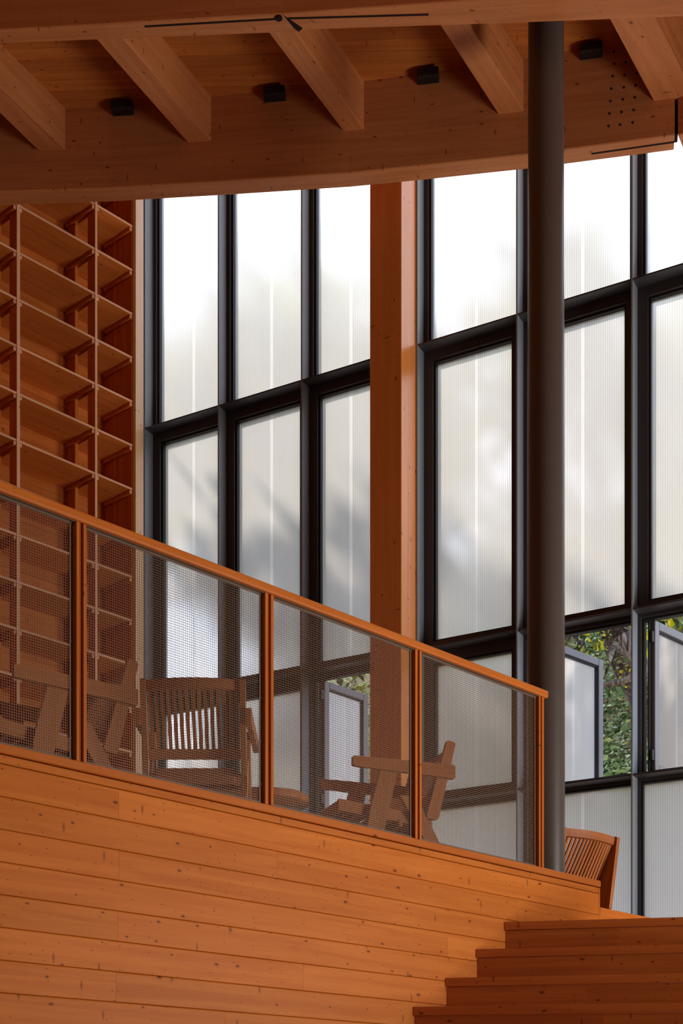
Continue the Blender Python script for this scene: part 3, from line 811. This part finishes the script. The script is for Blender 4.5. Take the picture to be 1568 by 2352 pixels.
# ------------------------------------------------------------------ lounge chairs
def make_chair(arms=True, pw=0.0):
    r = empty('lounge_chair')
    W = 0.262; TK = 0.03
    # seat: rails and cross slats
    mb = MB()
    def rail(yc):
        mb.prism([(0.40, yc - TK / 2, 0.415), (0.40, yc - TK / 2, 0.345), (-0.20, yc - TK / 2, 0.285), (-0.20, yc - TK / 2, 0.355)], (0, TK, 0), grain=(1, 0, 0.1), tone=1.0)
    for yc in (-0.228, 0.228): rail(yc)
    mb.cbox((0.385, 0, 0.375), X * 0.03, Y * 0.43, Z * 0.07, ch=0.004)
    mb.cbox((-0.195, 0, 0.335), X * 0.028, Y * 0.43, Z * 0.085, ch=0.004)
    for k in range(8):
        t = k / 7.0; xx = 0.36 - 0.52 * t; zc = 0.412 - 0.053 * t
        mb.cbox((xx, 0, zc), X * 0.055, Y * 0.43, Z * 0.016, ch=0.003, grain=1)
    mb.build('seat', M['chair'], r)
    # back: posts, curved crest rail, lower rail, slats
    for yc in (-W - 0.001, W + 0.001):
        bk = MB(); bk.prism([(-0.292, yc - TK / 2, 0.815), (-0.302, yc - TK / 2, 0.823), (-0.342, yc - TK / 2, 0.815), (-0.350, yc - TK / 2, 0.803), (-0.236 - pw * 0.5, yc - TK / 2, 0.335), (-0.222 - pw * 0.4, yc - TK / 2, 0.328), (-0.165 + pw, yc - TK / 2, 0.335), (-0.158 + pw, yc - TK / 2, 0.35)], (0, TK, 0), grain=(-0.25, 0, 1), tone=1.02)
        bk.build('backrest_post', M['chair'], r)
    cr = MB(); rings = []
    wi = W - TK / 2 - 0.001
    for k in range(13):
        y = -wi + 2 * wi * k / 12; cv = 0.045 * (1 - (y / wi) ** 2)
        x = -0.312 - cv
        rings.append([Vector((x - 0.011, y, 0.760)), Vector((x + 0.013, y, 0.755)), Vector((x + 0.001, y, 0.806)), Vector((x - 0.022, y, 0.810))])
    cr.sweep(rings); cr.build('crest_rail', M['chair'], r)
    lr = MB(); lr.prism([(-0.175 + pw, -wi, 0.43 - pw), (-0.200 + pw, -wi, 0.425 - pw), (-0.213 + pw, -wi, 0.478 - pw), (-0.188 + pw, -wi, 0.482 - pw)], (0, 2 * wi, 0), grain=(0, 1, 0)); lr.build('lower_rail', M['chair'], r)
    ns = 15; gap_ = 2 * wi / ns
    for k in range(ns):
        y = -wi + gap_ * (k + 0.5); cv = 0.045 * (1 - (y / wi) ** 2)
        sb = MB(); w2 = gap_ * 0.29
        t0 = Vector((-0.197 + pw * 0.9, y, 0.475 - pw)); t1 = Vector((-0.308 - cv, y, 0.765)); dv = (t1 - t0)
        tn = Vector((dv.z, 0, -dv.x)).normalized() * 0.012
        sb.prism([t0 - Y * w2, t0 - Y * w2 + tn, t0 + Y * w2 + tn, t0 + Y * w2], dv, grain=dv); sb.build('slat', M['chair'], r)
    for sgn in (-1, 1):
        yc = sgn * (W + TK + 0.003)
        ab = MB()
        ab.prism([(0.325, yc - TK / 2, 0.665), (0.333, yc - TK / 2, 0.657), (0.333, yc - TK / 2, 0.610), (0.325, yc - TK / 2, 0.603), (-0.20, yc - TK / 2, 0.588), (-0.325, yc - TK / 2, 0.580), (-0.333, yc - TK / 2, 0.588), (-0.333, yc - TK / 2, 0.657), (-0.325, yc - TK / 2, 0.665)], (0, TK, 0), grain=(1, 0, 0), tone=1.0)
        if arms: ab.build('armrest', M['chair'], r)
        yl = sgn * W
        fl = MB(); fl.prism([(0.135, yl - TK / 2, 0.64), (0.025, yl - TK / 2, 0.64), (0.10, yl - TK / 2, 0.32), (0.185, yl - TK / 2, 0.0), (0.265, yl - TK / 2, 0.0), (0.215, yl - TK / 2, 0.34)], (0, TK, 0), grain=(-0.2, 0, 1)); fl.build('leg', M['chair'], r)
        rl = MB(); rl.prism([(0.02, yl - TK / 2, 0.46), (-0.085, yl - TK / 2, 0.46), (-0.355, yl - TK / 2, 0.0), (-0.275, yl - TK / 2, 0.0)], (0, TK, 0), grain=(0.5, 0, 1)); rl.build('leg', M['chair'], r)
        if sgn > 0:
            stb = MB(); stb.cbox((0.0, 0, 0.30), X * 0.03, Y * (2 * W - TK), Z * 0.045, ch=0.003, grain=1); stb.build('stretcher', M['chair'], r)
    return r
def place(o, x, y, floor_h, fwd_deg, lab):
    o.location = (x, y, zz(floor_h)); o.rotation_euler = (0, 0, math.radians(fwd_deg))
    tag(o, lab, 'chair', 'slatted timber lounge chairs')
ch = make_chair()
# seen from behind, facing the windows
place(ch, -0.787, 7.70, HF, 90, 'timber lounge chair with its slatted back turned to the mesh, left of the round table')
c2 = copy_tree(ch)                                     # side view, facing left, at the left edge
fd = Vector((-math.cos(math.radians(36)), -math.sin(math.radians(36)), 0)); sd = Vector((-math.sin(math.radians(36)), math.cos(math.radians(36)), 0))
mid = (Vector((-1.065, 7.07, 0)) + Vector((-1.556, 6.70, 0))) / 2 + sd * 0.29
place(c2, mid.x, mid.y, HF, 180 + 36, 'timber lounge chair seen from the side in front of the bookcase')
c3 = copy_tree(ch)
sd = Vector((-math.sin(math.radians(20)), math.cos(math.radians(20)), 0))
mid = (Vector((0.705, 8.55, 0)) + Vector((0.047, 8.31, 0))) / 2 + sd * 0.29
place(c3, mid.x, mid.y, HF, 180 + 20, 'timber lounge chair seen from the side at the foot of the timber column')
c4 = make_chair(False, 0.085)
a4 = math.radians(38); f4 = Vector((-math.sin(a4), math.cos(a4), 0)); p4 = Vector((math.cos(a4), math.sin(a4), 0))
fp = Vector((*at(1416, 9.52), 0)) - p4 * 0.262 + f4 * 0.335
place(c4, fp.x, fp.y, HL, 90 + 38, 'timber lounge chair half hidden behind the steel column')

# ------------------------------------------------------------------ round side table
tb0 = tag(empty('side_table', (-0.462, 8.45, zz(HF))), 'round timber side table behind the mesh, between two lounge chairs', 'table')
mb = MB(); mb.lathe([(0.02, 0.40), (0.255, 0.40), (0.265, 0.406), (0.268, 0.424), (0.265, 0.446), (0.255, 0.452), (0.02, 0.452)], 48); mb.build('tabletop', M['chair'], tb0, smooth=True)
for k in range(3):
    a = 2 * math.pi * k / 3 + 0.5
    mb = MB(); mb.tube([(0.13 * math.cos(a), 0.13 * math.sin(a), 0.40), (0.21 * math.cos(a), 0.21 * math.sin(a), 0.0)], [0.022, 0.015], 14); mb.build('leg', M['chair'], tb0, smooth=True)

# ------------------------------------------------------------------ outdoors: hillside, ivy, trees
def hill_z(x, y, off=0.0):
    p = Vector((x, y, 0)) - W0; t = p.dot(wo); s = p.dot(wu)
    base = 0.2 + 1.15 * max(0, t - 3.0) if t < 13.5 else 0.2 + 1.15 * 10.5 + 0.2 * (t - 13.5)
    return ZE + base + 0.28 * math.sin(1.7 * s + 0.6 * t) + 0.18 * math.sin(3.1 * t + 1.3 * s)
gm = MB(); NX, NY = 48, 56
pts = []
for j in range(NY + 1):
    for i in range(NX + 1):
        s = -9 + 24.0 * i / NX; t = 0.75 + 17.0 * j / NY
        p = W0 + wu * s + wo * t; pts.append((p.x, p.y, hill_z(p.x, p.y)))
fs = [(j * (NX + 1) + i, j * (NX + 1) + i + 1, (j + 1) * (NX + 1) + i + 1, (j + 1) * (NX + 1) + i) for j in range(NY) for i in range(NX)]
gm._add(pts, fs, [(p[0], p[1], p[2]) for p in pts], 1.0)
tag(gm.build('hillside', M['soil'], smooth=True), kind='structure')

def leaf(mb, p, size, nrm, tone):
    nrm = Vector(nrm).normalized(); t = nrm.orthogonal().normalized()
    t = Matrix.Rotation(random.uniform(0, 6.28), 3, nrm) @ t; u = nrm.cross(t)
    L_, W_ = size, size * random.uniform(0.3, 0.5); fold = nrm * size * 0.10
    P = [p, p + t * L_ * 0.35 + u * W_ + fold, p + t * L_, p + t * L_ * 0.35 - u * W_ + fold, p + t * L_ * 0.7 + u * W_ * 0.6 + fold * 0.6, p + t * L_ * 0.7 - u * W_ * 0.6 + fold * 0.6]
    mb._add(P, [(0, 1, 4, 2), (0, 2, 5, 3)], [(0, 0, 0)] * 6, tone)
toc = Vector((0, -1, 0.1))
iv = MB()
for k in range(52000):
    if k < 24000: s, t = random.uniform(0.2, 3.8), random.uniform(4.0, 10.3)
    elif k < 29000: s, t = random.uniform(-2.8, 0.2), random.uniform(6.0, 10.4)
    elif k < 45000: s, t = random.uniform(0.2, 3.8), random.uniform(5.0, 10.8)
    else: s, t = random.uniform(-8, 12), random.uniform(3.0, 14.5)
    p = W0 + wu * s + wo * t; z = hill_z(p.x, p.y)
    n = Vector((-wo.x * 0.7 + random.gauss(0, .5), -wo.y * 0.7 + random.gauss(0, .5), 0.7 + random.gauss(0, .4)))
    leaf(iv, Vector((p.x, p.y, z + random.uniform(0.0, 0.16))), random.uniform(0.022, 0.085) * (1.0 if k < 45000 else 3.0), n, min(1, max(0, random.gauss(0.42, 0.24))))
tag(iv.build('ivy_foliage', M['leaf'], recalc=False), 'dense green ivy and low shrubs covering the hillside outside the open windows', 'foliage', kind='stuff')

def tree(base, path, rad, branches, crown, ncrown, lab, flab, ysh=0.3, leafsize=(0.07, 0.14)):
    r = tag(empty('tree', base), lab, 'tree')
    B = Vector(base)
    mb = MB(); mb.tube([Vector(q) - B for q in path], rad, 12); mb.build('trunk', M['bark'], r, smooth=True)
    for pts, rd in branches:
        mb = MB(); mb.tube([Vector(q) - B for q in pts], rd, 8); mb.build('branch', M['bark'], r, smooth=True)
    lg = MB(); ly = MB()
    for c, R, cnt in crown:
        for _ in range(cnt):
            v = Vector((random.gauss(0, 1), random.gauss(0, 1), random.gauss(0, 0.8))); v = v * (R * random.random() ** 0.4 / max(0.3, v.length))
            n = Vector((random.gauss(0, 0.6), random.gauss(-0.6, 0.6), random.gauss(0.5, 0.6)))
            tgt = ly if random.random() < ysh else lg
            leaf(tgt, Vector(c) + v - B, random.uniform(*leafsize) * (2.6 if R >= 0.8 else 1.0), n, random.random())
    for g, mname in ((lg, 'leaf'), (ly, 'yellow')):
        if g.v: tag(g.build('leaf_canopy' if mname == 'leaf' else 'yellow_leaves', M[mname], r, recalc=False), kind='stuff')
    return r
def w3(px, y, d):
    v = at(px, d); return Vector((v.x, v.y, ZE + (HZ - y) * d / F_PX))
# big leaning trunk seen in the open window right of the steel column
D1 = 13.2
g = at(1560, D1); 
tree(w3(1600, 1850, 14.0), [w3(1600, 1850, 14.0), w3(1520, 1640, 13.6), w3(1455, 1545, D1), w3(1420, 1470, D1), w3(1380, 1400, D1), w3(1340, 1200, D1), w3(1300, 900, D1 + .3), w3(1290, 500, D1 + .5)],
     [0.26, 0.22, 0.17, 0.16, 0.15, 0.13, 0.10, 0.05],
     [([w3(1425, 1500, D1 - .1), w3(1410, 1480, D1 - .4), w3(1395, 1528, D1 - .6), w3(1388, 1560, D1 - .6)], [0.035, 0.03, 0.022, 0.012]),
      ([w3(1500, 1540, D1 - .2), w3(1455, 1556, D1 - .5), w3(1420, 1568, D1 - .5), w3(1385, 1574, D1 - .5)], [0.05, 0.042, 0.034, 0.026]),
      ([w3(1340, 1200, D1), w3(1200, 1000, D1 - .3), w3(1060, 880, D1 - .4)], [0.07, 0.045, 0.02]),
      ([w3(1300, 900, D1 + .3), w3(1420, 760, D1), w3(1560, 700, D1 - .3)], [0.06, 0.04, 0.02])],
     [(w3(1350, 1500, D1 - .7), 0.26, 120), (w3(1330, 1450, D1 - .2), 0.3, 140), (w3(1445, 1530, D1 - .8), 0.2, 40), (w3(1100, 950, D1), 1.0, 900), (w3(1480, 700, D1), 1.0, 700), (w3(1290, 500, D1 + .5), 1.2, 700), (w3(1210, 1250, D1), 0.8, 500), (w3(1090, 1150, D1 + .5), 0.9, 600), (w3(1400, 1150, D1 + .6), 1.0, 700)], 0,
     'thick leaning tree with yellowing leaves outside the right-hand window', '', 0.36, (0.024, 0.052))
D2 = 13.6
tree(w3(1250, 1800, 14.4), [w3(1250, 1800, 14.4), w3(1300, 1600, D2 + .3), w3(1322, 1480, D2), w3(1335, 1400, D2), w3(1310, 1100, D2), w3(1160, 600, D2)], [0.14, 0.12, 0.10, 0.09, 0.07, 0.03],
     [([w3(1335, 1400, D2), w3(1280, 1490, D2 - .4), w3(1240, 1540, D2 - .5)], [0.06, 0.05, 0.03])],
     [(w3(1320, 1470, D2 - .3), 0.35, 60), (w3(1180, 700, D2), 1.1, 500)], 0, 'slimmer upright tree behind the steel column outside', '', 0.2)
D3 = 13.9
tree(w3(1560, 1750, 14.2), [w3(1560, 1750, 14.2), w3(1556, 1520, D3), w3(1550, 1380, D3), w3(1600, 1000, D3), w3(1660, 500, D3)], [0.16, 0.14, 0.13, 0.10, 0.05],
     [([w3(1550, 1380, D3), w3(1500, 1300, D3), w3(1440, 1100, D3)], [0.05, 0.04, 0.02])],
     [(w3(1515, 1420, D3 - .4), 0.35, 110), (w3(1590, 1400, D3 - .4), 0.4, 60), (w3(1560, 900, D3), 1.2, 600)], 0, 'dark upright tree trunk outside above the right-most open sash', '', 0.5)
D4 = 15.0
tree(w3(560, 1700, 15.0), [w3(560, 1700, 15.0), w3(600, 1400, D4), w3(560, 1000, D4), w3(620, 600, D4)], [0.2, 0.16, 0.11, 0.04],
     [([w3(560, 1000, D4), w3(420, 820, D4), w3(360, 700, D4)], [0.07, 0.05, 0.02]), ([w3(600, 1400, D4), w3(740, 1100, D4), w3(800, 900, D4)], [0.08, 0.05, 0.02])],
     [(w3(420, 850, D4), 1.2, 800), (w3(620, 650, D4), 1.2, 500), (w3(780, 950, D4), 1.1, 700), (w3(560, 1250, D4), 1.0, 600), (w3(420, 1150, D4), 1.0, 500), (w3(700, 1200, D4), 1.0, 600), (w3(640, 1000, D4), 0.9, 300), (w3(780, 1500, D4 - .6), 0.5, 160)], 0, 'leafy tree blurred behind the left window panes', '', 0.25)
